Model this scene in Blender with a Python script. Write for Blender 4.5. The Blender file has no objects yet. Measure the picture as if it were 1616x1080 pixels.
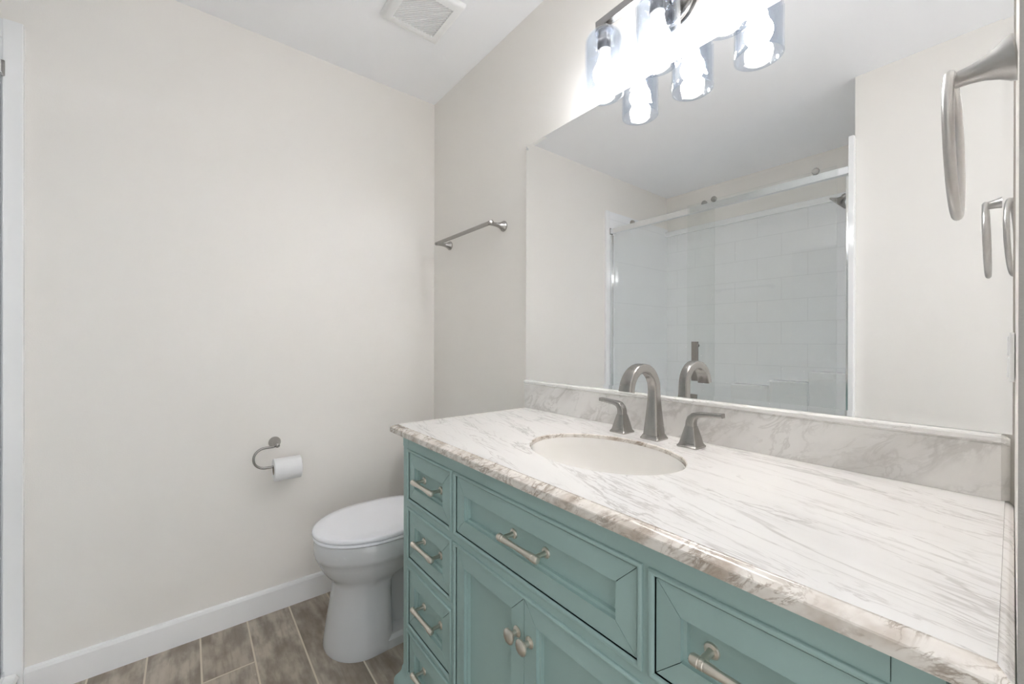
import bpy, bmesh, math, random
from mathutils import Vector, Matrix
random.seed(7)
PI = math.pi
scene = bpy.context.scene
COL = scene.collection

# ------------------------------------------------------------------ camera
cam_data = bpy.data.cameras.new('camera')
cam_data.sensor_fit = 'HORIZONTAL'
cam_data.sensor_width = 36.0
cam_data.lens = 641.606 / 1616 * 36.0
cam_data.clip_start = 0.01
cam = bpy.data.objects.new('camera', cam_data)
COL.objects.link(cam)
yaw, pitch, roll = math.radians(51.4732), math.radians(-0.0717), math.radians(0.1034)
F0 = Vector((-math.sin(yaw), math.cos(yaw), 0)); R0 = Vector((math.cos(yaw), math.sin(yaw), 0)); U0 = Vector((0, 0, 1))
F1 = F0 * math.cos(pitch) + U0 * math.sin(pitch); U1 = -F0 * math.sin(pitch) + U0 * math.cos(pitch)
R2 = R0 * math.cos(roll) + U1 * math.sin(roll); U2 = -R0 * math.sin(roll) + U1 * math.cos(roll)
CAM = Vector((1.9968, -1.0470, 1.1535))
cam.matrix_world = Matrix(((R2.x, U2.x, -F1.x, CAM.x), (R2.y, U2.y, -F1.y, CAM.y), (R2.z, U2.z, -F1.z, CAM.z), (0, 0, 0, 1)))
scene.camera = cam

# ------------------------------------------------------------------ world light (daylight of the hall outside the open doorway) and exposure
world = bpy.data.worlds.new('hall_light'); scene.world = world
world.use_nodes = True
WORLD_STRENGTH = 1.8
wb = world.node_tree.nodes['Background']
wb.inputs[0].default_value = (0.96, 0.98, 1.0, 1); wb.inputs[1].default_value = WORLD_STRENGTH
BULB_STRENGTH = 117.0
vs = scene.view_settings
vs.view_transform = 'Standard'; vs.look = 'None'; vs.exposure = 0.0; vs.gamma = 1.0; vs.use_curve_mapping = False
scene.display_settings.display_device = 'sRGB'
cy = scene.cycles
cy.max_bounces = 16; cy.diffuse_bounces = 12; cy.glossy_bounces = 8; cy.transmission_bounces = 8; cy.transparent_max_bounces = 24
cy.caustics_reflective = True; cy.caustics_refractive = False
cy.sample_clamp_indirect = 0.0; cy.blur_glossy = 0.0

# ------------------------------------------------------------------ materials
def new_mat(name):
    m = bpy.data.materials.new(name); m.use_nodes = True
    nt = m.node_tree; return m, nt, nt.nodes['Principled BSDF'], nt.nodes['Material Output']

def principled(name, col, rough=0.5, metal=0.0, spec=0.5, bump=0.0, bump_scale=200.0, var=0.0, var_scale=3.0, coat=0.0):
    m, nt, b, out = new_mat(name)
    b.inputs['Base Color'].default_value = (*col, 1); b.inputs['Roughness'].default_value = rough
    b.inputs['Metallic'].default_value = metal; b.inputs['Specular IOR Level'].default_value = spec
    if coat:
        b.inputs['Coat Weight'].default_value = coat; b.inputs['Coat Roughness'].default_value = 0.08
    tc = nt.nodes.new('ShaderNodeTexCoord')
    if var:
        n = nt.nodes.new('ShaderNodeTexNoise'); n.inputs['Scale'].default_value = var_scale; n.inputs['Detail'].default_value = 4
        nt.links.new(tc.outputs['Object'], n.inputs['Vector'])
        r = nt.nodes.new('ShaderNodeValToRGB')
        r.color_ramp.elements[0].position = 0.3; r.color_ramp.elements[1].position = 0.7
        r.color_ramp.elements[0].color = (*[c * (1 - var) for c in col], 1); r.color_ramp.elements[1].color = (*[min(1, c * (1 + var)) for c in col], 1)
        nt.links.new(n.outputs['Fac'], r.inputs[0]); nt.links.new(r.outputs[0], b.inputs['Base Color'])
    if bump:
        n = nt.nodes.new('ShaderNodeTexNoise'); n.inputs['Scale'].default_value = bump_scale; n.inputs['Detail'].default_value = 2
        nt.links.new(tc.outputs['Object'], n.inputs['Vector'])
        bp = nt.nodes.new('ShaderNodeBump'); bp.inputs['Strength'].default_value = bump; bp.inputs['Distance'].default_value = 0.002
        nt.links.new(n.outputs['Fac'], bp.inputs['Height']); nt.links.new(bp.outputs[0], b.inputs['Normal'])
    return m

M = {}
M['wall'] = principled('greige_wall_paint', (0.820, 0.795, 0.757), 0.55, bump=0.12, bump_scale=260)
M['ceiling'] = principled('white_ceiling_paint', (0.915, 0.925, 0.945), 0.7, bump=0.10, bump_scale=220)
M['trim'] = principled('white_trim_paint', (0.87, 0.873, 0.88), 0.35, var=0.01)
M['jamb'] = principled('shaded_jamb_paint', (0.36, 0.352, 0.335), 0.6, bump=0.3, bump_scale=400)  # wall end face, darkened in colour to hold its shade
M['teal'] = principled('teal_cabinet_paint', (0.310, 0.440, 0.428), 0.42, var=0.05, var_scale=5, bump=0.05, bump_scale=90)
M['teal_dark'] = principled('teal_cabinet_inside', (0.06, 0.10, 0.10), 0.6, var=0.05)
M['nickel'] = principled('brushed_nickel', (0.40, 0.385, 0.37), 0.27, metal=1.0, var=0.03, var_scale=60)
M['nickel_light'] = principled('satin_nickel_pull', (0.74, 0.69, 0.62), 0.33, metal=1.0, var=0.03, var_scale=60)
M['chrome'] = principled('polished_metal', (0.78, 0.79, 0.80), 0.12, metal=1.0, var=0.01)
M['grout_line'] = principled('dark_metal', (0.12, 0.12, 0.12), 0.5, var=0.02)
M['porcelain'] = principled('shaded_white_porcelain', (0.60, 0.61, 0.625), 0.12, spec=0.5, var=0.01, coat=0.3)  # toilet white darkened, putting shade into the bowl and tank colour
M['sink'] = principled('white_sink_porcelain', (0.80, 0.79, 0.77), 0.12, var=0.01, coat=0.3)
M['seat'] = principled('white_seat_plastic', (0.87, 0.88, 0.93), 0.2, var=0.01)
M['paper'] = principled('white_tissue_paper', (0.84, 0.84, 0.85), 0.9, bump=0.25, bump_scale=500)
M['card'] = principled('grey_cardboard', (0.36, 0.31, 0.26), 0.9, var=0.05)
M['plastic'] = principled('white_plastic', (0.86, 0.86, 0.86), 0.35, var=0.01)
M['acrylic'] = principled('white_acrylic', (0.88, 0.885, 0.89), 0.15, var=0.01, coat=0.2)
M['plate'] = principled('satin_nickel_fixture', (0.36, 0.35, 0.345), 0.25, metal=1.0, var=0.03, var_scale=40)

def mirror_material():
    m, nt, b, out = new_mat('silver_mirror')
    b.inputs['Base Color'].default_value = (0.94, 0.943, 0.945, 1); b.inputs['Metallic'].default_value = 1; b.inputs['Roughness'].default_value = 0.0
    return m
M['nickel_lit'] = principled('lit_brushed_nickel_ring', (0.52, 0.51, 0.50), 0.30, metal=1.0, var=0.03, var_scale=60)  # same nickel lightened, bright reflections put into the towel ring colour
M['mirror'] = mirror_material()

def clear_glass(name, tint, haze=0.0, haze_col=(0.8, 0.85, 1), ior=1.45):
    """Thin-walled glass: see-through with a Fresnel reflection, and an optional translucent haze."""
    m, nt, b, out = new_mat(name); nt.nodes.remove(b)
    tr = nt.nodes.new('ShaderNodeBsdfTransparent'); tr.inputs[0].default_value = (*tint, 1)
    gl = nt.nodes.new('ShaderNodeBsdfGlossy'); gl.inputs['Roughness'].default_value = 0.015; gl.inputs[0].default_value = (1, 1, 1, 1)
    fr = nt.nodes.new('ShaderNodeFresnel'); fr.inputs['IOR'].default_value = ior
    geo = nt.nodes.new('ShaderNodeNewGeometry')
    # the inside of a thin wall reflects like its outside
    iv = nt.nodes.new('ShaderNodeMix'); iv.data_type = 'FLOAT'
    iv.inputs[2].default_value = ior; iv.inputs[3].default_value = 1 / ior
    nt.links.new(geo.outputs['Backfacing'], iv.inputs[0]); nt.links.new(iv.outputs[0], fr.inputs['IOR'])
    nt.links.new(fr.outputs[0], (mx := nt.nodes.new('ShaderNodeMixShader')).inputs[0])
    nt.links.new(tr.outputs[0], mx.inputs[1]); nt.links.new(gl.outputs[0], mx.inputs[2])
    last = mx
    if haze:
        tl = nt.nodes.new('ShaderNodeBsdfTranslucent'); tl.inputs[0].default_value = (*haze_col, 1)
        df = nt.nodes.new('ShaderNodeBsdfDiffuse'); df.inputs[0].default_value = (*haze_col, 1)
        md = nt.nodes.new('ShaderNodeMixShader'); md.inputs[0].default_value = 0.5
        nt.links.new(tl.outputs[0], md.inputs[1]); nt.links.new(df.outputs[0], md.inputs[2])
        m2 = nt.nodes.new('ShaderNodeMixShader'); m2.inputs[0].default_value = haze
        nt.links.new(mx.outputs[0], m2.inputs[1]); nt.links.new(md.outputs[0], m2.inputs[2]); last = m2
    nt.links.new(last.outputs[0], out.inputs['Surface'])
    return m
M['shade_glass'] = clear_glass('clear_shade_glass', (0.85, 0.875, 0.91), haze=0.001)  # faint bluish haze put into the clear glass for the bulb glow
M['rim_glass'] = clear_glass('rim_glint_glass', (0.80, 0.83, 0.87), haze=0.012)  # haze mixed in to whiten the rim like caught light
M['door_glass'] = clear_glass('clear_shower_glass', (0.975, 0.982, 0.978), haze=0.012, haze_col=(0.8, 0.85, 0.85))

def emitter(name, col, s):
    m, nt, b, out = new_mat(name)
    b.inputs['Base Color'].default_value = (0.9, 0.9, 0.9, 1)
    b.inputs['Emission Color'].default_value = (*col, 1); b.inputs['Emission Strength'].default_value = s
    return m
M['bulb'] = emitter('lit_bulb', (1.0, 0.95, 0.885), BULB_STRENGTH)

def vein_layer(nt, vec, scale, width, detail=6, dist=0.6, rough=0.6):
    n = nt.nodes.new('ShaderNodeTexNoise'); n.inputs['Scale'].default_value = scale; n.inputs['Detail'].default_value = detail
    n.inputs['Roughness'].default_value = rough; n.inputs['Distortion'].default_value = dist
    nt.links.new(vec, n.inputs['Vector'])
    s = nt.nodes.new('ShaderNodeMath'); s.operation = 'SUBTRACT'; s.inputs[1].default_value = 0.5; nt.links.new(n.outputs['Fac'], s.inputs[0])
    a = nt.nodes.new('ShaderNodeMath'); a.operation = 'ABSOLUTE'; nt.links.new(s.outputs[0], a.inputs[0])
    r = nt.nodes.new('ShaderNodeMapRange'); r.inputs['From Min'].default_value = 0; r.inputs['From Max'].default_value = width
    r.inputs['To Min'].default_value = 1; r.inputs['To Max'].default_value = 0; r.interpolation_type = 'SMOOTHSTEP'
    nt.links.new(a.outputs[0], r.inputs['Value']); return r.outputs[0]

def soft_noise(nt, vec, scale, lo, hi, detail=4):
    n = nt.nodes.new('ShaderNodeTexNoise'); n.inputs['Scale'].default_value = scale; n.inputs['Detail'].default_value = detail
    nt.links.new(vec, n.inputs['Vector'])
    r = nt.nodes.new('ShaderNodeMapRange'); r.inputs['From Min'].default_value = lo; r.inputs['From Max'].default_value = hi
    r.interpolation_type = 'SMOOTHSTEP'
    nt.links.new(n.outputs['Fac'], r.inputs['Value']); return r.outputs[0]

def mul(nt, a, b):
    n = nt.nodes.new('ShaderNodeMath'); n.operation = 'MULTIPLY'
    for k, v in ((0, a), (1, b)):
        if isinstance(v, (int, float)): n.inputs[k].default_value = v
        else: nt.links.new(v, n.inputs[k])
    return n.outputs[0]

def mixcol(nt, fac, a, b):
    n = nt.nodes.new('ShaderNodeMix'); n.data_type = 'RGBA'
    if isinstance(fac, (int, float)): n.inputs[0].default_value = fac
    else: nt.links.new(fac, n.inputs[0])
    for k, v in ((6, a), (7, b)):
        if isinstance(v, tuple): n.inputs[k].default_value = (*v, 1)
        else: nt.links.new(v, n.inputs[k])
    return n.outputs[2]

def marble(name, base, vein, cloud, rot, scl, s1, s2, w1, w2, amt1, amt2, amtc):
    m, nt, b, out = new_mat(name)
    tc = nt.nodes.new('ShaderNodeTexCoord'); mp = nt.nodes.new('ShaderNodeMapping')
    mp.vector_type = 'TEXTURE'; mp.inputs['Rotation'].default_value = rot; mp.inputs['Scale'].default_value = [1 / q for q in scl]
    nt.links.new(tc.outputs['Object'], mp.inputs['Vector']); v = mp.outputs[0]
    c = soft_noise(nt, v, s1 * 0.8, 0.42, 0.75)
    col = mixcol(nt, mul(nt, c, amtc), base, cloud)
    v1 = vein_layer(nt, v, s1, w1); mask = soft_noise(nt, v, s1 * 0.9, 0.38, 0.62, 2)
    col = mixcol(nt, mul(nt, mul(nt, v1, mask), amt1), col, vein)
    v2 = vein_layer(nt, v, s2, w2, 8, 0.9); mask2 = soft_noise(nt, v, s2 * 0.6, 0.40, 0.64, 2)
    col = mixcol(nt, mul(nt, mul(nt, v2, mask2), amt2), col, vein)
    nt.links.new(col, b.inputs['Base Color'])
    b.inputs['Roughness'].default_value = 0.13; b.inputs['Coat Weight'].default_value = 0.15; b.inputs['Coat Roughness'].default_value = 0.05
    return m
WHITE_STONE = (0.775, 0.772, 0.768)
M['marble_top'] = marble('white_marble_slab', WHITE_STONE, (0.44, 0.425, 0.42), (0.70, 0.69, 0.69), (0, 0, math.radians(-14)), (2.2, 13, 12),
                         1.1, 2.5, 0.026, 0.030, 0.62, 0.62, 0.50)
M['marble_edge'] = marble('brown_veined_marble_edge', (0.76, 0.73, 0.69), (0.25, 0.19, 0.14), (0.42, 0.345, 0.28), (0, math.radians(-35), 0), (9, 9, 18),
                          2.0, 4.2, 0.05, 0.045, 0.7, 0.6, 0.90)
M['marble_splash'] = marble('grey_veined_marble', (0.74, 0.73, 0.715), (0.45, 0.435, 0.42), (0.54, 0.525, 0.51), (0, math.radians(-40), 0), (5, 5, 11),
                            1.1, 2.4, 0.07, 0.05, 0.55, 0.5, 0.75)

def plank_floor():
    m, nt, b, out = new_mat('wood_look_plank_tile')
    tc = nt.nodes.new('ShaderNodeTexCoord'); mp = nt.nodes.new('ShaderNodeMapping')
    mp.inputs['Location'].default_value = (0.1775, 0.551, 0)
    nt.links.new(tc.outputs['Object'], mp.inputs['Vector'])
    br = nt.nodes.new('ShaderNodeTexBrick'); br.offset = 0.5; br.offset_frequency = 3; br.squash = 1.0
    br.inputs['Scale'].default_value = 1.0; br.inputs['Brick Width'].default_value = 0.915; br.inputs['Row Height'].default_value = 0.1530
    br.inputs['Mortar Size'].default_value = 0.0030; br.inputs['Mortar Smooth'].default_value = 0.15; br.inputs['Bias'].default_value = 0.0
    br.inputs['Color1'].default_value = (0, 0, 0, 1); br.inputs['Color2'].default_value = (1, 1, 1, 1); br.inputs['Mortar'].default_value = (0, 0, 0, 1)
    nt.links.new(mp.outputs[0], br.inputs['Vector'])
    # grain: per plank shifted, stretched along the plank
    sh = nt.nodes.new('ShaderNodeVectorMath'); sh.operation = 'MULTIPLY_ADD'
    nt.links.new(br.outputs['Color'], sh.inputs[0]); sh.inputs[1].default_value = (7, 5, 3); nt.links.new(tc.outputs['Object'], sh.inputs[2])
    mg = nt.nodes.new('ShaderNodeMapping'); mg.inputs['Scale'].default_value = (2.6, 13, 1); nt.links.new(sh.outputs[0], mg.inputs['Vector'])
    g = soft_noise(nt, mg.outputs[0], 1.6, 0.28, 0.72, 8)
    mg2 = nt.nodes.new('ShaderNodeMapping'); mg2.inputs['Scale'].default_value = (7, 15, 1); nt.links.new(sh.outputs[0], mg2.inputs['Vector'])
    bl = soft_noise(nt, mg2.outputs[0], 1.3, 0.35, 0.68, 6)
    c1 = mixcol(nt, br.outputs['Color'], (0.29, 0.235, 0.188), (0.46, 0.395, 0.325))
    c2 = mixcol(nt, mul(nt, g, 0.75), c1, (0.58, 0.52, 0.45))
    c3 = mixcol(nt, mul(nt, bl, 0.70), c2, (0.17, 0.138, 0.108))
    mg3 = nt.nodes.new('ShaderNodeMapping'); mg3.inputs['Scale'].default_value = (9, 60, 1); nt.links.new(sh.outputs[0], mg3.inputs['Vector'])
    c3 = mixcol(nt, mul(nt, soft_noise(nt, mg3.outputs[0], 1.5, 0.45, 0.75, 6), 0.35), c3, (0.15, 0.12, 0.095))
    fin = mixcol(nt, br.outputs['Fac'], c3, (0.66, 0.59, 0.49))
    nt.links.new(fin, b.inputs['Base Color']); b.inputs['Roughness'].default_value = 0.42
    bp = nt.nodes.new('ShaderNodeBump'); bp.invert = True; bp.inputs['Strength'].default_value = 0.5; bp.inputs['Distance'].default_value = 0.002
    nt.links.new(br.outputs['Fac'], bp.inputs['Height']); nt.links.new(bp.outputs[0], b.inputs['Normal'])
    return m
M['floor'] = plank_floor()

def tile_acrylic(name, rot):
    m, nt, b, out = new_mat(name)
    tc = nt.nodes.new('ShaderNodeTexCoord'); mp = nt.nodes.new('ShaderNodeMapping'); mp.vector_type = 'POINT'
    mp.inputs['Rotation'].default_value = rot
    nt.links.new(tc.outputs['Object'], mp.inputs['Vector'])
    br = nt.nodes.new('ShaderNodeTexBrick'); br.inputs['Scale'].default_value = 1; br.inputs['Brick Width'].default_value = 0.32
    br.inputs['Row Height'].default_value = 0.16; br.inputs['Mortar Size'].default_value = 0.003; br.inputs['Mortar Smooth'].default_value = 0.3
    br.inputs['Color1'].default_value = (0.91, 0.92, 0.935, 1); br.inputs['Color2'].default_value = (0.91, 0.92, 0.935, 1); br.inputs['Mortar'].default_value = (0.83, 0.84, 0.855, 1)
    nt.links.new(mp.outputs[0], br.inputs['Vector']); nt.links.new(br.outputs['Color'], b.inputs['Base Color'])
    b.inputs['Roughness'].default_value = 0.16
    bp = nt.nodes.new('ShaderNodeBump'); bp.invert = True; bp.inputs['Strength'].default_value = 0.2; bp.inputs['Distance'].default_value = 0.002
    nt.links.new(br.outputs['Fac'], bp.inputs['Height']); nt.links.new(bp.outputs[0], b.inputs['Normal'])
    return m
M['tile_back'] = tile_acrylic('embossed_tile_panel', (math.radians(-90), 0, 0))
M['tile_side'] = tile_acrylic('embossed_tile_end_panel', (math.radians(-90), 0, math.radians(90)))

# ------------------------------------------------------------------ mesh helpers
def box(bm, x0, x1, y0, y1, z0, z1, mi=0):
    vs_ = [bm.verts.new(p) for p in ((x0, y0, z0), (x1, y0, z0), (x1, y1, z0), (x0, y1, z0), (x0, y0, z1), (x1, y0, z1), (x1, y1, z1), (x0, y1, z1))]
    for f in ((0, 3, 2, 1), (4, 5, 6, 7), (0, 1, 5, 4), (1, 2, 6, 5), (2, 3, 7, 6), (3, 0, 4, 7)):
        bm.faces.new([vs_[i] for i in f]).material_index = mi

def rings(bm, rs, cap0=True, cap1=True, closed=True, mi=0):
    """Loft through rings of equal point count."""
    vr = [[bm.verts.new(p) for p in r] for r in rs]; n = len(rs[0])
    for a, b in zip(vr, vr[1:]):
        for i in range(n if closed else n - 1):
            j = (i + 1) % n
            try: bm.faces.new((a[i], a[j], b[j], b[i])).material_index = mi
            except ValueError: pass
    if cap0: bm.faces.new(vr[0][::-1]).material_index = mi
    if cap1: bm.faces.new(vr[-1]).material_index = mi
    return vr

def frame_of(d):
    d = Vector(d).normalized(); u = Vector((0, 0, 1)) if abs(d.z) < 0.9 else Vector((0, 1, 0))
    a = d.cross(u).normalized(); b = a.cross(d).normalized(); return a, b

def lathe(bm, base, axis, prof, n=28, cap0=True, cap1=True, mi=0):
    """prof: (distance along axis, radius)"""
    axis = Vector(axis).normalized(); a, b = frame_of(axis); base = Vector(base)
    rs = [[base + axis * h + (a * math.cos(2 * PI * i / n) + b * math.sin(2 * PI * i / n)) * max(r, 1e-5) for i in range(n)] for h, r in prof]
    rings(bm, rs, cap0, cap1, mi=mi)

def tube(bm, pts, rad, n=12, closed=False, squash=None):
    """Round (or flattened) tube through points; rad: number or list."""
    P = [Vector(p) for p in pts]; k = len(P); rs = []
    prev = None
    for i in range(k):
        t = (P[(i + 1) % k] - P[i - 1]) if closed else (P[min(i + 1, k - 1)] - P[max(i - 1, 0)])
        t.normalize()
        if prev is None: a, b = frame_of(t)
        else:
            a = (prev - t * prev.dot(t)).normalized(); b = t.cross(a).normalized()
        prev = a
        r = rad[i] if isinstance(rad, (list, tuple)) else rad
        ra, rb = r if isinstance(r, tuple) else (r, r)
        rs.append([P[i] + a * math.cos(2 * PI * j / n) * ra + b * math.sin(2 * PI * j / n) * rb for j in range(n)])
    if closed: rs.append(rs[0])
    rings(bm, rs, not closed, not closed)
    if closed: bmesh.ops.remove_doubles(bm, verts=bm.verts, dist=1e-6)

def sweep_rect(bm, pts, half, side, round_=0.25):
    """Rounded-rectangle section swept in a plane whose normal is SIDE; half: list of (half width along side, half depth)."""
    P = [Vector(p) for p in pts]; S = Vector(side).normalized(); rs = []
    for i in range(len(P)):
        t = (P[min(i + 1, len(P) - 1)] - P[max(i - 1, 0)]).normalized(); d = t.cross(S).normalized()
        hw, hd = half[i]; c = round_ * min(hw, hd); sec = []
        for sx, sy, a0 in ((1, 1, 0), (-1, 1, 90), (-1, -1, 180), (1, -1, 270)):
            for a in (0, 30, 60, 90):
                q = math.radians(a0 + a); sec.append(((hw - c) * sx + c * math.cos(q), (hd - c) * sy + c * math.sin(q)))
        rs.append([P[i] + S * u + d * v for u, v in sec])
    rings(bm, rs)

def obj(name, bm, mat, parent=None, smooth=True, angle=35, origin=None, bevel=0.0):
    bmesh.ops.recalc_face_normals(bm, faces=bm.faces)
    me = bpy.data.meshes.new(name); bm.to_mesh(me); bm.free()
    for mm in (mat if isinstance(mat, (list, tuple)) else [mat]): me.materials.append(mm)
    o = bpy.data.objects.new(name, me); COL.objects.link(o)
    if parent is not None:
        o.parent = parent
        w = Vector((0, 0, 0)); q = parent
        while q is not None: w += q.location; q = q.parent
        me.transform(Matrix.Translation(-w))
    elif origin is not None:
        me.transform(Matrix.Translation(-Vector(origin))); o.location = origin
    if smooth:
        me.polygons.foreach_set('use_smooth', [True] * len(me.polygons))
        me.set_sharp_from_angle(angle=math.radians(angle))
    if bevel:
        bv = o.modifiers.new('edge', 'BEVEL'); bv.width = bevel; bv.segments = 2; bv.limit_method = 'ANGLE'; bv.angle_limit = math.radians(40)
    return o

def new(): return bmesh.new()

def tag(o, label, cat, group=None):
    o['label'] = label; o['category'] = cat
    if group: o['group'] = group
    return o

def thing(name, label, cat, loc, group=None):
    o = bpy.data.objects.new(name, None); COL.objects.link(o); o.location = loc; o.empty_display_size = 0.05
    return tag(o, label, cat, group)

def struct(name, bm, mat, **k):
    o = obj(name, bm, mat, **k); o['kind'] = 'structure'; return o

def structbox(name, x0, x1, y0, y1, z0, z1, mat, bevel=0.0):
    bm = new(); box(bm, x0, x1, y0, y1, z0, z1); return struct(name, bm, mat, smooth=False, bevel=bevel)

# ------------------------------------------------------------------ room shell
H = 2.44
YB = -2.33            # back of the shower alcove
YW = -1.497           # wall beside the shower
XS = 1.488            # end of the shower alcove
RX0, RX1, RY = 1.9893, 1.9948, -0.55   # the short wall with the towel ring: inner face at the vanity wall and at its free end
structbox('floor', -0.1, 3.2, YB - 0.1, 0.1, -0.05, 0.0, M['floor'])
structbox('ceiling', -0.1, 2.13, YB - 0.1, 0.1, H, H + 0.05, M['ceiling'])
structbox('wall_left', -0.1, 0.0, YB - 0.1, 0.1, 0.0, H, M['wall'])
structbox('wall_back', 0.0, 3.2, 0.0, 0.1, 0.0, H, M['wall'])
structbox('wall_shower', 0.0, XS, YB - 0.1, YB, 0.0, H, M['wall'])
structbox('wall_front', XS, 3.2, YB - 0.1, YW, 0.0, H, M['wall'])
bm = new()
pl = [(RX0, 0.0), (RX1, RY), (2.113, RY), (2.113, 0.0)]
rings(bm, [[(x, y, 0.0) for x, y in pl], [(x, y, H) for x, y in pl]])
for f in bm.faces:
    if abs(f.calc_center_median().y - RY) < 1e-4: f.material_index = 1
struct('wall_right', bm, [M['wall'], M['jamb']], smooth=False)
bm = new()
prof = [(0.0, 0.0), (0.013, 0.0), (0.013, 0.088), (0.010, 0.098), (0.004, 0.101), (0.0, 0.101)]
rings(bm, [[(u, -0.001, z) for u, z in prof], [(u, -1.458, z) for u, z in prof]])
struct('baseboard_left', bm, M['trim'], smooth=False)
bm = new()
rings(bm, [[(0.014, -u, z) for u, z in prof], [(0.80, -u, z) for u, z in prof]])
struct('baseboard_back', bm, M['trim'], smooth=False)
bm = new()
rings(bm, [[(XS + 0.03, YW + u, z) for u, z in prof], [(1.98, YW + u, z) for u, z in prof]])
struct('baseboard_front', bm, M['trim'], smooth=False)

# ------------------------------------------------------------------ vanity cabinet
FY = -0.530                        # plane of the face frame
VX0, VX1, VTOP = 0.816, 1.956, 0.872
van = thing('vanity_cabinet', 'teal painted vanity cabinet with drawers and double doors under the marble top', 'vanity', (1.386, -0.27, 0))
cols = [(0.853, 1.099), (1.127, 1.645), (1.673, 1.919)]
rows = [(0.684, 0.822), (0.508, 0.648), (0.309, 0.472), (0.130, 0.280)]
openings = [(cols[0], r) for r in rows] + [(cols[2], r) for r in rows] + [(cols[1], rows[0]), (cols[1], (0.130, 0.648))]
bm = new()
for x0, x1 in ((VX0, VX0 + 0.018), (1.104, 1.122), (1.650, 1.668), (VX1 - 0.018, VX1)): box(bm, x0, x1, FY + 0.021, -0.02, 0.10, VTOP)
box(bm, VX0 + 0.018, VX1 - 0.018, -0.03, -0.02, 0.10, VTOP)
box(bm, VX0 + 0.018, VX1 - 0.018, FY + 0.021, -0.03, 0.10, 0.118)
obj('carcass', bm, M['teal'], van, smooth=False)
# face frame: stiles, rails and the raised bead round every opening
bm = new()
for x0, x1 in ((VX0, cols[0][0]), (cols[0][1], cols[1][0]), (cols[1][1], cols[2][0]), (cols[2][1], VX1)): box(bm, x0, x1, FY, FY + 0.02, 0.10, 0.834)
box(bm, VX0 + 0.036, VX1 - 0.036, FY - 0.0015, FY + 0.02, 0.834, VTOP)
box(bm, VX0, VX0 + 0.0352, FY - 0.0015, FY + 0.02, 0.834, VTOP); box(bm, VX1 - 0.0352, VX1, FY - 0.0015, FY + 0.02, 0.834, VTOP)
for c, rr in ((cols[0], rows), (cols[2], rows), (cols[1], [rows[0], (0.130, 0.648)])):
    tops = [0.834] + [r[0] for r in rr]; bots = [r[1] for r in rr] + [0.10]
    for t, b_ in zip(tops, bots): box(bm, c[0], c[1], FY, FY + 0.02, b_, t)
def rect_ring(x0, x1, z0, z1, o, y): return [(x0 - o, y, z0 - o), (x1 + o, y, z0 - o), (x1 + o, y, z1 + o), (x0 - o, y, z1 + o)]
for (x0, x1), (z0, z1) in openings:
    prof = [(0.0095, FY + 0.001), (0.0092, FY - 0.002), (0.0078, FY - 0.0045), (0.0055, FY - 0.0055), (0.0030, FY - 0.005), (0.0012, FY - 0.003), (0.0, FY - 0.0005), (0.0, FY + 0.018)]
    rings(bm, [rect_ring(x0, x1, z0, z1, o, y) for o, y in prof], False, False)
obj('face_frame', bm, M['teal'], van, angle=50)
bm = new()
prof = [(0.0, 0.165), (0.003, 0.158), (0.004, 0.148), (0.009, 0.138), (0.017, 0.128), (0.021, 0.118), (0.022, 0.10), (0.022, 0.0)]
rings(bm, [[(VX0 - o, FY - o, z), (VX1 + min(o, 0.02), FY - o, z), (VX1 + min(o, 0.02), -0.02, z), (VX0 - o, -0.02, z)] for o, z in prof], False, True)
obj('base_moulding', bm, M['teal'], van, angle=30)

def panel_front(bm, x0, x1, z0, z1, y=FY - 0.001):
    """Inset front: four mitred frame members with open hairline mitres, two stepped mouldings and a sunk flat panel."""
    g, w, t = 0.0020, 0.037, 0.0185
    x0 += g; x1 -= g; z0 += g; z1 -= g
    hl = 0.0007
    O = [(x0, z0), (x1, z0), (x1, z1), (x0, z1)]; I = [(x0 + w, z0 + w), (x1 - w, z0 + w), (x1 - w, z1 - w), (x0 + w, z1 - w)]
    for k in range(4):
        a, b = O[k], O[(k + 1) % 4]; c, d = I[(k + 1) % 4], I[k]
        ux, uz = (b[0] - a[0]), (b[1] - a[1]); L = math.hypot(ux, uz); ux, uz = ux / L * hl, uz / L * hl
        q = [(a[0] + ux, a[1] + uz), (b[0] - ux, b[1] - uz), (c[0] - ux, c[1] - uz), (d[0] + ux, d[1] + uz)]
        yo, yi = y + 0.0015, y - 0.0005
        ys = [yo, yo, yi, yi]
        rings(bm, [[(p[0], y + t - 0.001, p[1]) for p in q], [(p[0], yy + 0.0006, p[1]) for p, yy in zip(q, ys)]], False, True)
    prof = [(w - 0.0005, y + 0.002), (w + 0.0005, y + 0.007), (w + 0.005, y + 0.0085), (w + 0.0055, y + 0.0155)]
    rings(bm, [rect_ring(x0, x1, z0, z1, -o, yy) for o, yy in prof], False, True)
    box(bm, x0 + 0.002, x1 - 0.002, y + 0.0165, y + t, z0 + 0.002, z1 - 0.002)

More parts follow.
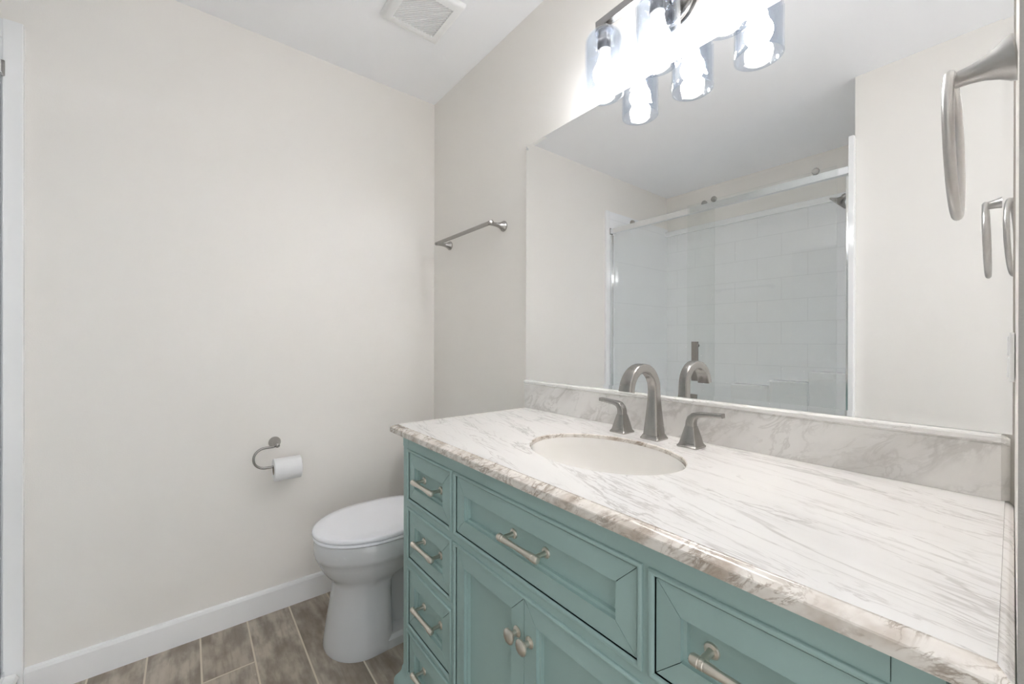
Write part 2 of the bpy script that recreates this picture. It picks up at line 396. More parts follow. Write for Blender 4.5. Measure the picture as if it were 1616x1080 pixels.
def pull_bm(cx, yf, cz):
    """Bar pull: two posts with round roses, a bar swelling at its ruled ends."""
    bm = new()
    for s in (-1, 1):
        lathe(bm, (cx + s * 0.049, yf, cz), (0, -1, 0), [(0, 0.0105), (0.0015, 0.0105), (0.003, 0.0095), (0.0045, 0.0055), (0.010, 0.0045), (0.028, 0.0050), (0.031, 0.0058)], 20)
    L = 0.062
    prof = [(-L, 0.002), (-L + 0.001, 0.0055), (-L + 0.004, 0.0075), (-L + 0.012, 0.0078), (-L + 0.0125, 0.0072), (-L + 0.0135, 0.0072), (-L + 0.014, 0.0076), (-L + 0.0185, 0.0074),
            (-L + 0.019, 0.0068), (-L + 0.020, 0.0068), (-L + 0.022, 0.0070), (-0.02, 0.0056), (0, 0.0052)]
    prof += [(-h, r) for h, r in prof[-2::-1]]
    lathe(bm, (cx, yf - 0.033, cz), (1, 0, 0), prof, 20)
    return bm

def knob_bm(cx, yf, cz):
    bm = new()
    lathe(bm, (cx, yf, cz), (0, -1, 0), [(0, 0.011), (0.0018, 0.011), (0.003, 0.009), (0.005, 0.0058), (0.013, 0.0052), (0.016, 0.0075), (0.019, 0.0128), (0.0215, 0.0150), (0.024, 0.0147), (0.0265, 0.0115), (0.0280, 0.006), (0.0284, 0.0005)], 28)
    return bm

PY = FY - 0.001 + 0.0155
for c, rr in ((cols[0], rows), (cols[2], rows), (cols[1], rows[:1])):
    for r in rr:
        bm = new(); panel_front(bm, c[0], c[1], r[0], r[1])
        d = obj('drawer', bm, M['teal'], van, angle=25)
        pull = obj('handle', pull_bm((c[0] + c[1]) / 2, PY, (r[0] + r[1]) / 2), M['nickel_light'], d)
        pull['label'] = 'satin nickel bar pull'
mid = (cols[1][0] + cols[1][1]) / 2
for x0, x1, kx in ((cols[1][0], mid + 0.0012, mid - 0.019), (mid - 0.0012, cols[1][1], mid + 0.019)):
    bm = new(); panel_front(bm, x0, x1, 0.130, 0.648)
    d = obj('door', bm, M['teal'], van, angle=25)
    k = obj('knob', knob_bm(kx, FY - 0.0004, 0.572), M['nickel_light'], d)
    k['label'] = 'round satin nickel knob'

# ------------------------------------------------------------------ marble countertop, sink, backsplash
ZC = 0.8972
CX0, CX1F, CX1B, CYF = 0.775, 1.9942, 1.9888, -0.558
SX, SY, SA, SB = 1.380, -0.286, 0.193, 0.1455
bm = new()
prof = [(0.0185, ZC), (0.0180, ZC - 0.0012), (0.0165, ZC - 0.0018), (0.0120, ZC - 0.0024), (0.0070, ZC - 0.0045), (0.0030, ZC - 0.0068), (0.0010, ZC - 0.0078), (0.0, ZC - 0.0096), (0.0, ZC - 0.0205), (0.0012, ZC - 0.0240), (0.0035, ZC - 0.0250)]
def outline(o, z):
    ro = o * 0.52
    return [(CX0 + o, -0.0005, z), (CX0 + o, CYF + o, z), (CX1F - ro, CYF + o, z), (CX1B - ro, -0.0005, z)]
vr = [[bm.verts.new(p) for p in outline(o, z)] for o, z in prof]
for a, b in zip(vr, vr[1:]):
    for i in range(3): bm.faces.new((a[i], a[i + 1], b[i + 1], b[i])).material_index = 1 if i < 2 else 0
    bm.faces.new((a[3], a[0], b[0], b[3])).material_index = 1
NS = 96
rim = [(0.0, ZC), (-0.0005, ZC - 0.0015), (0.0, ZC - 0.004), (0.0, ZC - 0.0250)]
er = [[bm.verts.new((SX + (SA + o + (0.002 if k == 0 else 0)) * math.cos(2 * PI * i / NS), SY + (SB + o + (0.002 if k == 0 else 0)) * math.sin(2 * PI * i / NS), z)) for i in range(NS)] for k, (o, z) in enumerate(rim)]
for a, b in zip(er, er[1:]):
    for i in range(NS): bm.faces.new((a[i], a[(i + 1) % NS], b[(i + 1) % NS], b[i])).material_index = 1
def fill(outer, inner, mi):
    eds = [bm.edges.get((outer[i], outer[(i + 1) % len(outer)])) or bm.edges.new((outer[i], outer[(i + 1) % len(outer)])) for i in range(len(outer))]
    eds += [bm.edges.get((inner[i], inner[(i + 1) % NS])) for i in range(NS)]
    r = bmesh.ops.triangle_fill(bm, use_beauty=True, edges=eds)
    for f in r['geom']:
        if isinstance(f, bmesh.types.BMFace): f.material_index = mi
fill(vr[0], er[0], 0); fill(vr[-1], er[-1], 0)
ct = obj('countertop', bm, [M['marble_top'], M['marble_edge']], angle=28)
tag(ct, 'white marble countertop with grey veins, stepped brown-veined edge and an oval sink cut-out', 'countertop')

bm = new()
N = 64
sp = [(0.992, ZC - 0.0100), (0.995, ZC - 0.0252), (1.055, ZC - 0.0256), (1.055, ZC - 0.040), (1.01, ZC - 0.050), (0.97, ZC - 0.085), (0.88, ZC - 0.125), (0.70, ZC - 0.155), (0.40, ZC - 0.170), (0.11, ZC - 0.175)]
inn = [(0.984, ZC - 0.0096), (0.980, ZC - 0.012), (0.976, ZC - 0.034), (0.965, ZC - 0.055), (0.925, ZC - 0.085), (0.83, ZC - 0.118), (0.66, ZC - 0.143), (0.38, ZC - 0.157), (0.11, ZC - 0.161)]
ell = lambda k, z: [(SX + SA * k * math.cos(2 * PI * i / N), SY + SB * k * math.sin(2 * PI * i / N), z) for i in range(N)]
rings(bm, [ell(k, z) for k, z in reversed(sp)] + [ell(k, z) for k, z in inn], False, False)
rings(bm, [ell(0.11, ZC - 0.161), ell(0.11, ZC - 0.175)], False, False)
sink = thing('sink_basin', 'white oval undermount sink basin sunk into the marble countertop', 'sink', (SX, SY, ZC - 0.175))
obj('basin', bm, M['sink'], sink, angle=60)
bm = new()
lathe(bm, (SX, SY, ZC - 0.185), (0, 0, 1), [(0, 0.0155), (0.0235, 0.0155), (0.0245, 0.0225), (0.0262, 0.0235), (0.0272, 0.021), (0.0265, 0.015), (0.028, 0.012), (0.029, 0.001)], 32)
obj('drain', bm, M['nickel'], sink)

bm = new()
BZ = 1.0035
bprof = [(-0.0010, ZC + 0.0004), (-0.0205, ZC + 0.0004), (-0.0205, BZ - 0.0170), (-0.0185, BZ - 0.0145), (-0.0190, BZ - 0.0130), (-0.0215, BZ - 0.0120), (-0.0225, BZ - 0.0090), (-0.0222, BZ - 0.0040), (-0.0200, BZ - 0.0010), (-0.0170, BZ), (-0.0010, BZ)]
xs = [(0.785, 0), (0.7862, 0.0), (1.9755, 0), (1.9770, -0.0015), (1.9800, -0.004), (1.9850, -0.010)]
rs = []
for x, dy in xs:
    rs.append([(x, min(y - dy, -0.001), z - (abs(dy) * 0.6 if z > BZ - 0.02 else 0)) for y, z in bprof])
rings(bm, rs)
for f in bm.faces:
    if f.calc_center_median().z > BZ - 0.0125: f.material_index = 1
bs = obj('backsplash', bm, [M['marble_splash'], M['marble_top']], angle=30)
tag(bs, 'long grey-veined marble backsplash with a white rounded lip standing under the mirror', 'backsplash')

# ------------------------------------------------------------------ mirror with a narrow polished bevel
bm = new()
MX0, MX1, MZ0, MZ1 = 0.778, 1.9870, 1.0042, 1.9215
MY = -0.0060
bw, bd = 0.0115, 0.00058
R_ = lambda o, y: [(MX0 + o, y, MZ0 + o), (MX1 - o, y, MZ0 + o), (MX1 - o, y, MZ1 - o), (MX0 + o, y, MZ1 - o)]
rings(bm, [R_(0, -0.0005), R_(0, MY - bd)], True, False, mi=1)
rings(bm, [R_(0, MY - bd), R_(bw, MY)], False, True)
mir = obj('wall_mirror', bm, [M['mirror'], M['trim']], smooth=False)
tag(mir, 'large frameless rectangular mirror on the wall above the backsplash', 'mirror')

# ------------------------------------------------------------------ faucet
fx, fy = 1.390, -0.083
fau = thing('faucet', 'brushed nickel widespread faucet with arched spout and two lever handles behind the sink', 'faucet', (fx, fy, ZC))
def foot(bm, cx, cyy, prof):
    rs = []
    for z, h in prof:
        c = h * 0.16; sec = []
        for sx, sy, a0 in ((1, 1, 0), (-1, 1, 90), (-1, -1, 180), (1, -1, 270)):
            for a in (0, 45, 90):
                q = math.radians(a0 + a); sec.append((cx + (h - c) * sx + c * math.cos(q), cyy + (h - c) * sy + c * math.sin(q), ZC + z))
        rs.append(sec)
    rings(bm, rs)
bm = new()
foot(bm, fx, fy, [(0.0002, 0.0265), (0.0035, 0.0268), (0.0055, 0.0250), (0.010, 0.0228), (0.012, 0.0222)])
pts, hf = [], []
for z, hw in ((0.010, 0.0222), (0.035, 0.0197), (0.06, 0.0173), (0.085, 0.0150), (0.107, 0.0134), (0.125, 0.0128)):
    pts.append((fx, fy, ZC + z)); hf.append((hw, hw * 0.98))
Rr = 0.0600
for a in range(12, 169, 12):
    q = math.radians(a); pts.append((fx, fy - Rr + Rr * math.cos(q), ZC + 0.130 + Rr * math.sin(q) * 0.98)); hf.append((0.0127 + 0.0052 * max(0, a - 60) / 120, 0.0126 - 0.0022 * a / 180))
pts.append((fx, fy - 2 * Rr - 0.0005, ZC + 0.132)); hf.append((0.0182, 0.0104))
sweep_rect(bm, pts, hf, (1, 0, 0), 0.35)
obj('spout', bm, M['nickel'], fau, angle=40)
for s in (-1, 1):
    hx = fx + s * 0.1016
    bm = new()
    foot(bm, hx, fy, [(0.0002, 0.0255), (0.0035, 0.0258), (0.0055, 0.0236), (0.009, 0.0212), (0.022, 0.0183), (0.036, 0.0149), (0.050, 0.0114)])
    h = obj('handle', bm, M['nickel'], fau, angle=40)
    bm = new()
    pts = [(hx, fy, ZC + 0.0495), (hx, fy, ZC + 0.060), (hx + s * 0.0025, fy, ZC + 0.069), (hx + s * 0.009, fy, ZC + 0.0765), (hx + s * 0.018, fy, ZC + 0.0800), (hx + s * 0.030, fy, ZC + 0.0815), (hx + s * 0.055, fy, ZC + 0.0835), (hx + s * 0.076, fy, ZC + 0.0850)]
    hf = [(0.0110, 0.0110), (0.0108, 0.0104), (0.0106, 0.0094), (0.0104, 0.0080), (0.0102, 0.0066), (0.0098, 0.0058), (0.0092, 0.0054), (0.0090, 0.0052)]
    sweep_rect(bm, pts, hf, (0, 1, 0), 0.35)
    obj('lever', bm, M['nickel'], h, angle=40)

# ------------------------------------------------------------------ vanity light over the mirror
LX, LY, LZ = 1.4055, -0.0955, 1.9365
PITCH = 0.173
vl = thing('vanity_light', 'three-light nickel bath bar with clear glass cylinder shades and lit bulbs above the mirror', 'wall light', (LX, -0.002, 2.085))
bm = new()
lathe(bm, (LX, -0.0005, 2.070), (0, -1, 0), [(0, 0.066), (0.006, 0.066), (0.009, 0.0645), (0.011, 0.060), (0.0115, 0.0555), (0.016, 0.054), (0.0195, 0.050), (0.021, 0.042), (0.0215, 0.001)], 56)
obj('backplate', bm, M['plate'], vl)
bm = new(); box(bm, LX - 0.011, LX + 0.011, LY + 0.0105, -0.020, 2.076, 2.098); obj('arm', bm, M['plate'], vl, smooth=False, bevel=0.001)
bm = new(); box(bm, LX - 0.198, LX + 0.198, LY - 0.0105, LY + 0.0105, 2.0755, 2.0985); obj('bar', bm, M['plate'], vl, smooth=False, bevel=0.0012)
SR = 0.0555; SZ0, SZ1 = 1.8750, 2.0550
for k in (-1, 0, 1):
    sx = LX + k * PITCH
    bm = new()
    dome = [(SR, SZ0)] + [(SR, SZ0 + 0.02 * i) for i in range(1, 8)]
    for a in range(0, 91, 15):
        q = math.radians(a); dome.append((SR - 0.030 + 0.030 * math.cos(q), SZ1 - 0.030 + 0.030 * math.sin(q)))
    dome.append((0.017, SZ1))
    t = 0.0040
    inner = [(0.017, SZ1 - t)]
    for a in range(90, -1, -15):
        q = math.radians(a); inner.append((SR - 0.030 + (0.030 - t) * math.cos(q), SZ1 - 0.030 + (0.030 - t) * math.sin(q)))
    inner += [(SR - t, SZ0 + 0.02 * i) for i in range(7, 0, -1)] + [(SR - t, SZ0 + 0.0010), (SR - t * 0.75, SZ0 - 0.0006), (SR - t * 0.25, SZ0 - 0.0006), (SR, SZ0)]
    lathe(bm, (sx, LY, 0), (0, 0, 1), [(z, r) for r, z in dome + inner], 64, False, False)
    bmesh.ops.remove_doubles(bm, verts=bm.verts, dist=1e-6)
    for f in bm.faces:
        if f.calc_center_median().z < SZ0 + 0.0007: f.material_index = 1
    sh = obj('shade', bm, [M['shade_glass'], M['rim_glass']], vl, angle=60)
    bm = new()
    lathe(bm, (sx, LY, 0), (0, 0, 1), [(2.0755, 0.012), (2.0640, 0.012), (2.0635, 0.026), (2.0560, 0.026), (2.0556, 0.0165), (2.048, 0.0185), (2.010, 0.0200), (2.006, 0.0185)], 32)
    so = obj('socket', bm, M['plate'], vl)
    bm = new()
    lathe(bm, (sx, LY, 0), (0, 0, 1), [(2.008, 0.0155), (1.992, 0.0175), (1.978, 0.0200), (1.9655, 0.0225)], 32, True, True)
    bl = obj('bulb', bm, M['plastic'], vl)
    bm = new()
    bmesh.ops.create_uvsphere(bm, u_segments=32, v_segments=20, radius=0.0320)
    bmesh.ops.translate(bm, verts=bm.verts, vec=(sx, LY, LZ + 0.001))
    obj('globe', bm, M['bulb'], bl)['label'] = 'glowing white globe'

# ------------------------------------------------------------------ towel bar on the wall beside the mirror
tb = thing('towel_bar', 'short brushed nickel towel bar on the wall beside the mirror, above the toilet', 'towel bar', (0.402, 0.0, 1.641))
flare = [(0, 0.0215), (0.002, 0.0225), (0.006, 0.0220), (0.012, 0.0180), (0.022, 0.0125), (0.034, 0.0095), (0.050, 0.0080), (0.066, 0.0078)]
for x in (0.176, 0.628):
    bm = new(); lathe(bm, (x, -0.0004, 1.641), (0, -1, 0), flare + [(0.076, 0.0088), (0.0815, 0.0088), (0.0845, 0.006), (0.0850, 0.0005)], 28)
    obj('post', bm, M['nickel'], tb)
bm = new(); lathe(bm, (0.160, -0.074, 1.643), (1, 0, 0), [(0, 0.003), (0.002, 0.0088), (0.007, 0.0096), (0.012, 0.0092), (0.014, 0.0086), (0.471, 0.0086), (0.473, 0.0092), (0.478, 0.0096), (0.482, 0.0088), (0.484, 0.003)], 24)
obj('bar', bm, M['nickel'], tb)

# ------------------------------------------------------------------ towel ring on the short wall
ry, rz = -0.352, 1.455
tr = thing('towel_ring', 'brushed nickel towel ring hanging from a flared post beside the mirror edge', 'towel ring', (1.9915, ry, rz))
bm = new()
wx = RX0 + (RX1 - RX0) * ry / RY - 0.0004
lathe(bm, (wx, ry, rz + 0.006), (-1, 0, -0.10), [(0, 0.0235), (0.002, 0.0245), (0.006, 0.0230), (0.014, 0.0170), (0.024, 0.0122), (0.034, 0.0098), (0.044, 0.0088), (0.0505, 0.0088), (0.0530, 0.006), (0.0535, 0.0005)], 32)
obj('post', bm, M['nickel_lit'], tr)
bm = new()
rx = 1.9450
pts, rad = [], []
RW, RH = 0.066, 0.079
for i in range(56):
    q = 2 * PI * i / 56
    k = 1 - 0.10 * (1 - math.cos(q)) / 2
    pts.append((rx + 0.002 * (1 - math.cos(q)), ry + RW * math.sin(q) * k, rz - RH + 0.004 + RH * math.cos(q)))
tube(bm, pts, [(0.0048, 0.0062)] * 56, 14, closed=True)
obj('ring', bm, M['nickel_lit'], tr, angle=80)

# ------------------------------------------------------------------ toilet paper holder and roll on the plain wall
py_, pz = -0.7575, 0.7205
ph = thing('toilet_paper_holder', 'nickel open-loop toilet paper holder on the plain wall beside the toilet', 'paper holder', (0.0, py_, pz))
bm = new(); lathe(bm, (0.0004, py_, pz), (1, 0, 0), [(0, 0.0225), (0.002, 0.0235), (0.006, 0.0225), (0.014, 0.0170), (0.024, 0.0115), (0.036, 0.0090), (0.062, 0.0082), (0.072, 0.0090), (0.078, 0.0085), (0.081, 0.005), (0.0815, 0.0005)], 28)
obj('post', bm, M['nickel'], ph)
bm = new()
hx = 0.072; zt, zb_ = pz - 0.004, 0.634
rr = (zt - zb_) / 2; yc = -0.800
pts = [(hx, py_ + 0.004, zt), (hx, py_ - 0.015, zt)]
for a in range(90, 271, 12):
    q = math.radians(a); pts.append((hx, yc + rr * 1.02 * math.cos(q), zb_ + rr + rr * math.sin(q)))
pts += [(hx, yc + 0.02, zb_), (hx, -0.74, zb_), (hx, -0.664, zb_)]
tube(bm, pts, 0.0048, 14)
obj('loop', bm, M['nickel'], ph, angle=80)
roll_z = 0.6335 - 0.0135
pr = thing('toilet_paper_roll', 'white toilet paper roll on the nickel loop holder', 'toilet paper', (hx, -0.722, roll_z))
bm = new()
ring_y = lambda r, y: [(hx + r * math.cos(2 * PI * i / 40), y, roll_z + r * math.sin(2 * PI * i / 40)) for i in range(40)]
rings(bm, [ring_y(0.0198, -0.772), ring_y(0.0440, -0.772), ring_y(0.0460, -0.7705), ring_y(0.0460, -0.6725), ring_y(0.0440, -0.671), ring_y(0.0198, -0.671)], False, False)
obj('paper', bm, M['paper'], pr, angle=40)
bm = new()
rings(bm, [ring_y(0.0197, -0.7722), ring_y(0.0197, -0.6708)], False, False); rings(bm, [ring_y(0.0188, -0.7722), ring_y(0.0188, -0.6708)], False, False)
obj('cardboard_core', bm, M['card'], pr)

# ------------------------------------------------------------------ toilet
tcx = 0.380
toi = thing('toilet', 'white two-piece toilet with closed lid between the plain wall and the vanity', 'toilet', (tcx, -0.38, 0))
NT = 56
def egg(w, yf, yb, ym, z, p=2.0, pb=2.6, dx=0):
    out = []
    for i in range(NT):
        a = 2 * PI * i / NT; c, s = math.cos(a), math.sin(a)
        e = p if c > 0 else pb
        u = math.copysign(abs(s) ** (2 / e), s); v = math.copysign(abs(c) ** (2 / e), c)
        out.append((tcx + dx + w * u, ym - (ym - yf) * v if c > 0 else ym + (yb - ym) * -v, z))
    return out
bm = new()
PBK = dict(pb=5.0)
sec = [egg(0.145, -0.650, -0.425, -0.52, 0.0005, **PBK), egg(0.147, -0.652, -0.425, -0.52, 0.010, **PBK), egg(0.144, -0.648, -0.425, -0.52, 0.035, **PBK), egg(0.137, -0.642, -0.425, -0.52, 0.08, **PBK), egg(0.128, -0.632, -0.425, -0.52, 0.14, **PBK),
       egg(0.120, -0.622, -0.425, -0.52, 0.20, **PBK), egg(0.117, -0.618, -0.42, -0.52, 0.240, **PBK), egg(0.122, -0.622, -0.40, -0.51, 0.256, pb=4), egg(0.136, -0.638, -0.34, -0.49, 0.272), egg(0.152, -0.656, -0.29, -0.48, 0.296), egg(0.164, -0.670, -0.25, -0.47, 0.325), egg(0.1700, -0.677, -0.235, -0.46, 0.346),
       egg(0.1735, -0.681, -0.225, -0.46, 0.350), egg(0.1755, -0.684, -0.22, -0.46, 0.362), egg(0.1760, -0.685, -0.215, -0.46, 0.408), egg(0.172, -0.680, -0.22, -0.46, 0.4165), egg(0.154, -0.658, -0.24, -0.46, 0.417)]
rings(bm, sec)
# rear of the pedestal: low floor flange and the trapway body set back from the front column
def slab(w0, w1, y0, y1, z0, z1):
    rs = []
    for z, w in ((z0, w0), (z1 * 0.7 + z0 * 0.3, w0), (z1, w1)):
        rs.append([(tcx - w, y0, z), (tcx + w, y0, z), (tcx + w, y1, z), (tcx - w, y1, z)])
    rings(bm, rs)
slab(0.143, 0.132, -0.46, -0.16, 0.0005, 0.045)
slab(0.070, 0.075, -0.42, -0.13, 0.045, 0.30)
slab(0.140, 0.165, -0.36, -0.03, 0.27, 0.414)
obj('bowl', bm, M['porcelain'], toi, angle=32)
bm = new()
def solid(secs): rings(bm, secs)
Z0 = 0.4195
solid([egg(0.175, -0.684, -0.235, -0.46, Z0, pb=3.2), egg(0.1785, -0.688, -0.232, -0.46, Z0 + 0.002, pb=3.2), egg(0.1790, -0.6885, -0.232, -0.46, Z0 + 0.008, pb=3.2), egg(0.177, -0.686, -0.234, -0.46, Z0 + 0.011, pb=3.2)])
obj('seat', bm, M['seat'], toi, angle=50)
bm = new()
Z0 += 0.0128
solid([egg(0.177, -0.686, -0.230, -0.46, Z0, pb=3.2), egg(0.1805, -0.690, -0.228, -0.46, Z0 + 0.002, pb=3.2), egg(0.1810, -0.6905, -0.228, -0.46, Z0 + 0.010, pb=3.2), egg(0.179, -0.688, -0.23, -0.46, Z0 + 0.0155, pb=3.2), egg(0.1735, -0.682, -0.235, -0.46, Z0 + 0.0185, pb=3.2),
       egg(0.145, -0.65, -0.26, -0.46, Z0 + 0.0205, pb=3.2), egg(0.08, -0.56, -0.36, -0.46, Z0 + 0.0215, pb=3.2)])
obj('lid', bm, M['seat'], toi, angle=60)
for x in (tcx - 0.075, tcx + 0.075):
    bm = new(); lathe(bm, (x - 0.02, -0.219, 0.4340), (1, 0, 0), [(0, 0.006), (0.002, 0.0085), (0.038, 0.0085), (0.040, 0.006)], 16)
    obj('hinge', bm, M['seat'], toi)
bm = new()
def rr_(x0, x1, y0, y1, z, c=0.03):
    out = []
    for sx, sy, a0 in ((1, 1, 0), (-1, 1, 90), (-1, -1, 180), (1, -1, 270)):
        for a in (0, 22.5, 45, 67.5, 90):
            q = math.radians(a0 + a); out.append(((x1 - c if sx > 0 else x0 + c) + c * math.cos(q), (y1 - c if sy > 0 else y0 + c) + c * math.sin(q), z))
    return out
rings(bm, [rr_(tcx - 0.175, tcx + 0.175, -0.190, -0.022, 0.4150), rr_(tcx - 0.188, tcx + 0.188, -0.200, -0.018, 0.45), rr_(tcx - 0.200, tcx + 0.200, -0.208, -0.014, 0.70)])
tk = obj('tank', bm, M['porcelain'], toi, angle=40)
bm = new()
rings(bm, [rr_(tcx - 0.202, tcx + 0.202, -0.212, -0.012, 0.7005), rr_(tcx - 0.208, tcx + 0.208, -0.217, -0.010, 0.706), rr_(tcx - 0.208, tcx + 0.208, -0.217, -0.010, 0.722), rr_(tcx - 0.200, tcx + 0.200, -0.210, -0.014, 0.731)])
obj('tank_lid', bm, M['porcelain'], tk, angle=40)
bm = new()
lathe(bm, (tcx - 0.14, -0.2055, 0.655), (0, -1, 0), [(0, 0.012), (0.006, 0.012), (0.010, 0.008), (0.016, 0.006)], 18)
tube(bm, [(tcx - 0.14, -0.219, 0.655), (tcx - 0.11, -0.223, 0.652), (tcx - 0.075, -0.224, 0.646)], [0.006, 0.0055, 0.0065], 10)
obj('flush_lever', bm, M['chrome'], tk)

# ------------------------------------------------------------------ exhaust vent on the ceiling
vx0, vx1, vy0, vy1 = 0.428, 0.672, -0.462, -0.218
ev = thing('ceiling_vent', 'white square exhaust fan grille on the ceiling above the toilet', 'vent', ((vx0 + vx1) / 2, (vy0 + vy1) / 2, H))
bm = new()
def vr_(o, z): return [(vx0 + o, vy0 + o, z), (vx1 - o, vy0 + o, z), (vx1 - o, vy1 - o, z), (vx0 + o, vy1 - o, z)]
rings(bm, [vr_(0, H - 0.0005), vr_(0.001, H - 0.010), vr_(0.006, H - 0.019), vr_(0.012, H - 0.0215), vr_(0.034, H - 0.0225), vr_(0.036, H - 0.021), vr_(0.036, H - 0.004)], False, True)
obj('frame', bm, M['plastic'], ev, angle=40)
bm = new()
ix0, ix1, iy0, iy1 = vx0 + 0.036, vx1 - 0.036, vy0 + 0.036, vy1 - 0.036
S = ix1 - ix0; n = 26
for k in range(1, n):
    c = -S + 2 * S * k / n        # slats run on the diagonal: y = x + c
    xa, xb = max(0, -c), min(S, S - c)
    if xb - xa < 0.006: continue
    h = 0.0022
    q = [(ix0 + xa + h * 0.7, iy0 + xa + c - h * 0.7), (ix0 + xb + h * 0.7, iy0 + xb + c - h * 0.7), (ix0 + xb - h * 0.7, iy0 + xb + c + h * 0.7), (ix0 + xa - h * 0.7, iy0 + xa + c + h * 0.7)]
    q = [(min(max(x, ix0), ix1), min(max(y, iy0), iy1)) for x, y in q]
    rings(bm, [[(x, y, H - 0.013) for x, y in q], [(x, y, H - 0.0195) for x, y in q]])
obj('slats', bm, M['plastic'], ev, smooth=False)

# ------------------------------------------------------------------ outlet on the short wall
oy = -0.125
ow = RX0 + (RX1 - RX0) * oy / RY
ol = thing('wall_outlet', 'small white wall outlet plate beside the mirror edge above the backsplash', 'outlet', (ow, oy, 1.13))
bm = new(); box(bm, ow - 0.0050, ow - 0.0003, oy - 0.057, oy + 0.057, 1.100, 1.167); obj('plate', bm, M['plastic'], ol, smooth=False, bevel=0.0012)
for z in (1.105, 1.135):
    bm = new(); box(bm, ow - 0.0072, ow - 0.0049, oy - 0.034, oy + 0.034, z, z + 0.027); obj('socket', bm, M['plastic'], ol, smooth=False, bevel=0.001)

# ------------------------------------------------------------------ shower alcove behind the camera (seen in the mirror and at the picture's edge)
ZS = 2.158
su = thing('shower_surround', 'white tile-patterned shower surround panels lining the alcove opposite the vanity', 'shower surround', (0.75, -1.9, 0.5))
T = 0.012
bm = new()
box(bm, 0.0004, T, YB + 0.0004, -1.500, 0.107, ZS)
obj('panel', bm, M['tile_side'], su, smooth=False)
bm = new(); box(bm, T + 0.0005, XS - T - 0.0005, YB + 0.0004, YB + T, 0.107, ZS - 0.03); obj('panel', bm, M['tile_back'], su, smooth=False)
bm = new(); box(bm, XS - T, XS - 0.0004, YB + 0.0004, -1.500, 0.107, ZS); obj('panel', bm, M['tile_side'], su, smooth=False)
bm = new(); box(bm, 0.0004, 0.020, -1.4995, -1.4575, 0.0005, ZS); obj('flange', bm, M['acrylic'], su, smooth=False, bevel=0.002)
bm = new(); box(bm, XS - 0.018, XS + 0.004, -1.4965, -1.4600, 0.0005, ZS - 0.01); obj('flange', bm, M['acrylic'], su, smooth=False, bevel=0.002)
bm = new()
box(bm, T + 0.0003, XS - T - 0.0003, YB + T + 0.0002, YB + T + 0.036, ZS - 0.075, ZS - 0.032)
obj('lip', bm, M['acrylic'], su, smooth=False, bevel=0.006)
for x0, x1, z0, z1 in ((0.60, 0.86, 0.60, 0.835), (0.86, 1.10, 0.60, 0.880), (1.10, XS - T - 0.001, 0.60, 0.955)):
    bm = new(); box(bm, x0, x1, YB + T + 0.0003, YB + T + 0.10, z0, z1); obj('shelf', bm, M['acrylic'], su, smooth=False, bevel=0.012)

tz = 0.105
tubo = thing('shower_pan', 'white low-threshold shower base on the floor under the sliding glass door', 'shower base', (0.75, -1.9, 0))
bm = new()
tx0, tx1, ty0, ty1 = T + 0.001, XS - T - 0.001, YB + T + 0.001, -1.462
rings(bm, [rr_(tx0 + 0.010, tx1 - 0.010, ty0, ty1 - 0.004, 0.0005, 0.012), rr_(tx0 + 0.010, tx1 - 0.010, ty0, ty1 - 0.004, tz - 0.02, 0.012), rr_(tx0 + 0.008, tx1 - 0.008, ty0, ty1 - 0.001, tz - 0.012, 0.012), rr_(tx0 + 0.010, tx1 - 0.010, ty0, ty1 - 0.006, tz, 0.012),
           rr_(tx0 + 0.04, tx1 - 0.04, ty0 + 0.03, ty1 - 0.095, tz, 0.03), rr_(tx0 + 0.05, tx1 - 0.05, ty0 + 0.04, ty1 - 0.11, 0.045, 0.03)], True, True)
obj('pan', bm, M['acrylic'], tubo, angle=40)
bm = new(); lathe(bm, (0.75, -1.93, 0.0452), (0, 0, 1), [(0, 0.045), (0.003, 0.045), (0.004, 0.040), (0.0042, 0.001)], 28)
obj('drain', bm, M['nickel'], tubo)

sd = thing('shower_door', 'sliding clear glass shower door with polished header rail across the shower alcove', 'shower door', (0.75, -1.49, tz))
dy = -1.512
HZ = 2.000
bm = new(); box(bm, 0.0215, XS - 0.0205, dy - 0.014, dy + 0.014, HZ - 0.019, HZ + 0.019)
obj('header_rail', bm, M['chrome'], sd, smooth=False, bevel=0.002)
bm = new()
for x0, x1 in ((0.0206, 0.0245), (XS - 0.0240, XS - 0.0186)): box(bm, x0, x1, dy - 0.018, dy + 0.018, HZ - 0.024, HZ + 0.026)
obj('end_bracket', bm, M['nickel'], sd, smooth=False, bevel=0.002)
bm = new(); box(bm, 0.0208, 0.0330, dy - 0.018, dy + 0.010, tz + 0.001, HZ - 0.029); obj('side_channel', bm, M['chrome'], sd, smooth=False)
bm = new(); box(bm, XS - 0.0360, XS - 0.0190, dy - 0.018, dy + 0.012, tz + 0.001, HZ - 0.029); obj('side_channel', bm, M['chrome'], sd, smooth=False, bevel=0.003)
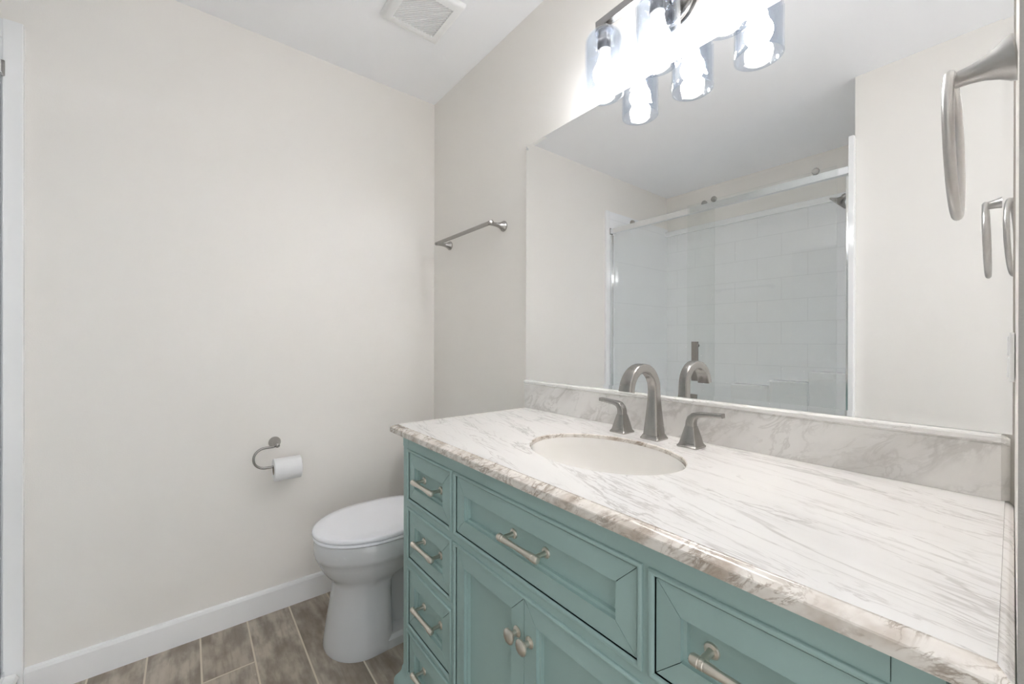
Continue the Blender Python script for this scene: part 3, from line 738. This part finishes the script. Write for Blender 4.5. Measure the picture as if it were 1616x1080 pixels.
bm = new(); box(bm, 0.0335, XS - 0.0365, dy - 0.020, dy + 0.020, tz + 0.0008, tz + 0.022); obj('bottom_track', bm, M['chrome'], sd, smooth=False)
g1 = new(); box(g1, 0.034, 0.795, dy - 0.034, dy - 0.026, tz + 0.024, 2.040)
p1 = obj('glass_panel', g1, M['door_glass'], sd, smooth=False)
g2 = new(); box(g2, 0.650, 1.420, dy + 0.024, dy + 0.032, tz + 0.024, 2.030)
p2 = obj('glass_panel', g2, M['door_glass'], sd, smooth=False)
for par, xs_, yy in ((p1, (0.20, 0.735), dy - 0.0255), (p2, (0.81, 1.33), dy + 0.0235)):
    sgn = 1 if yy < dy else -1
    for x in xs_:
        bm = new(); lathe(bm, (x, yy, HZ + 0.034), (0, sgn, 0), [(0, 0.014), (0.004, 0.017), (0.014, 0.017), (0.018, 0.014)], 24)
        obj('roller', bm, M['nickel'], par)
bm = new()
hxx, hy = 0.722, dy + 0.0325
for z in (0.93, 1.13): lathe(bm, (hxx, hy, z), (0, 1, 0), [(0, 0.010), (0.003, 0.010), (0.004, 0.007), (0.035, 0.007)], 16)
box(bm, hxx - 0.020, hxx + 0.020, hy + 0.033, hy + 0.045, 0.910, 1.155)
obj('handle', bm, M['nickel'], p2, smooth=False)

shd = thing('shower_fixture', 'brushed metal shower head on a bent arm inside the glass shower', 'shower head', (XS - T, -1.90, 2.02))
bm = new()
lathe(bm, (XS - T - 0.0004, -1.90, 2.03), (-1, 0, 0), [(0, 0.030), (0.003, 0.030), (0.008, 0.022), (0.010, 0.011)], 24)
tube(bm, [(XS - T - 0.004, -1.90, 2.03), (XS - T - 0.04, -1.90, 2.032), (XS - T - 0.075, -1.90, 2.022), (XS - T - 0.11, -1.90, 1.99)], 0.0095, 12)
obj('arm', bm, M['nickel'], shd)
bm = new()
lathe(bm, (XS - T - 0.105, -1.90, 1.996), (-0.72, 0, -0.69), [(0, 0.013), (0.012, 0.017), (0.022, 0.015), (0.034, 0.022), (0.052, 0.048), (0.058, 0.052), (0.062, 0.050), (0.063, 0.001)], 32)
obj('spray_head', bm, M['nickel'], shd)
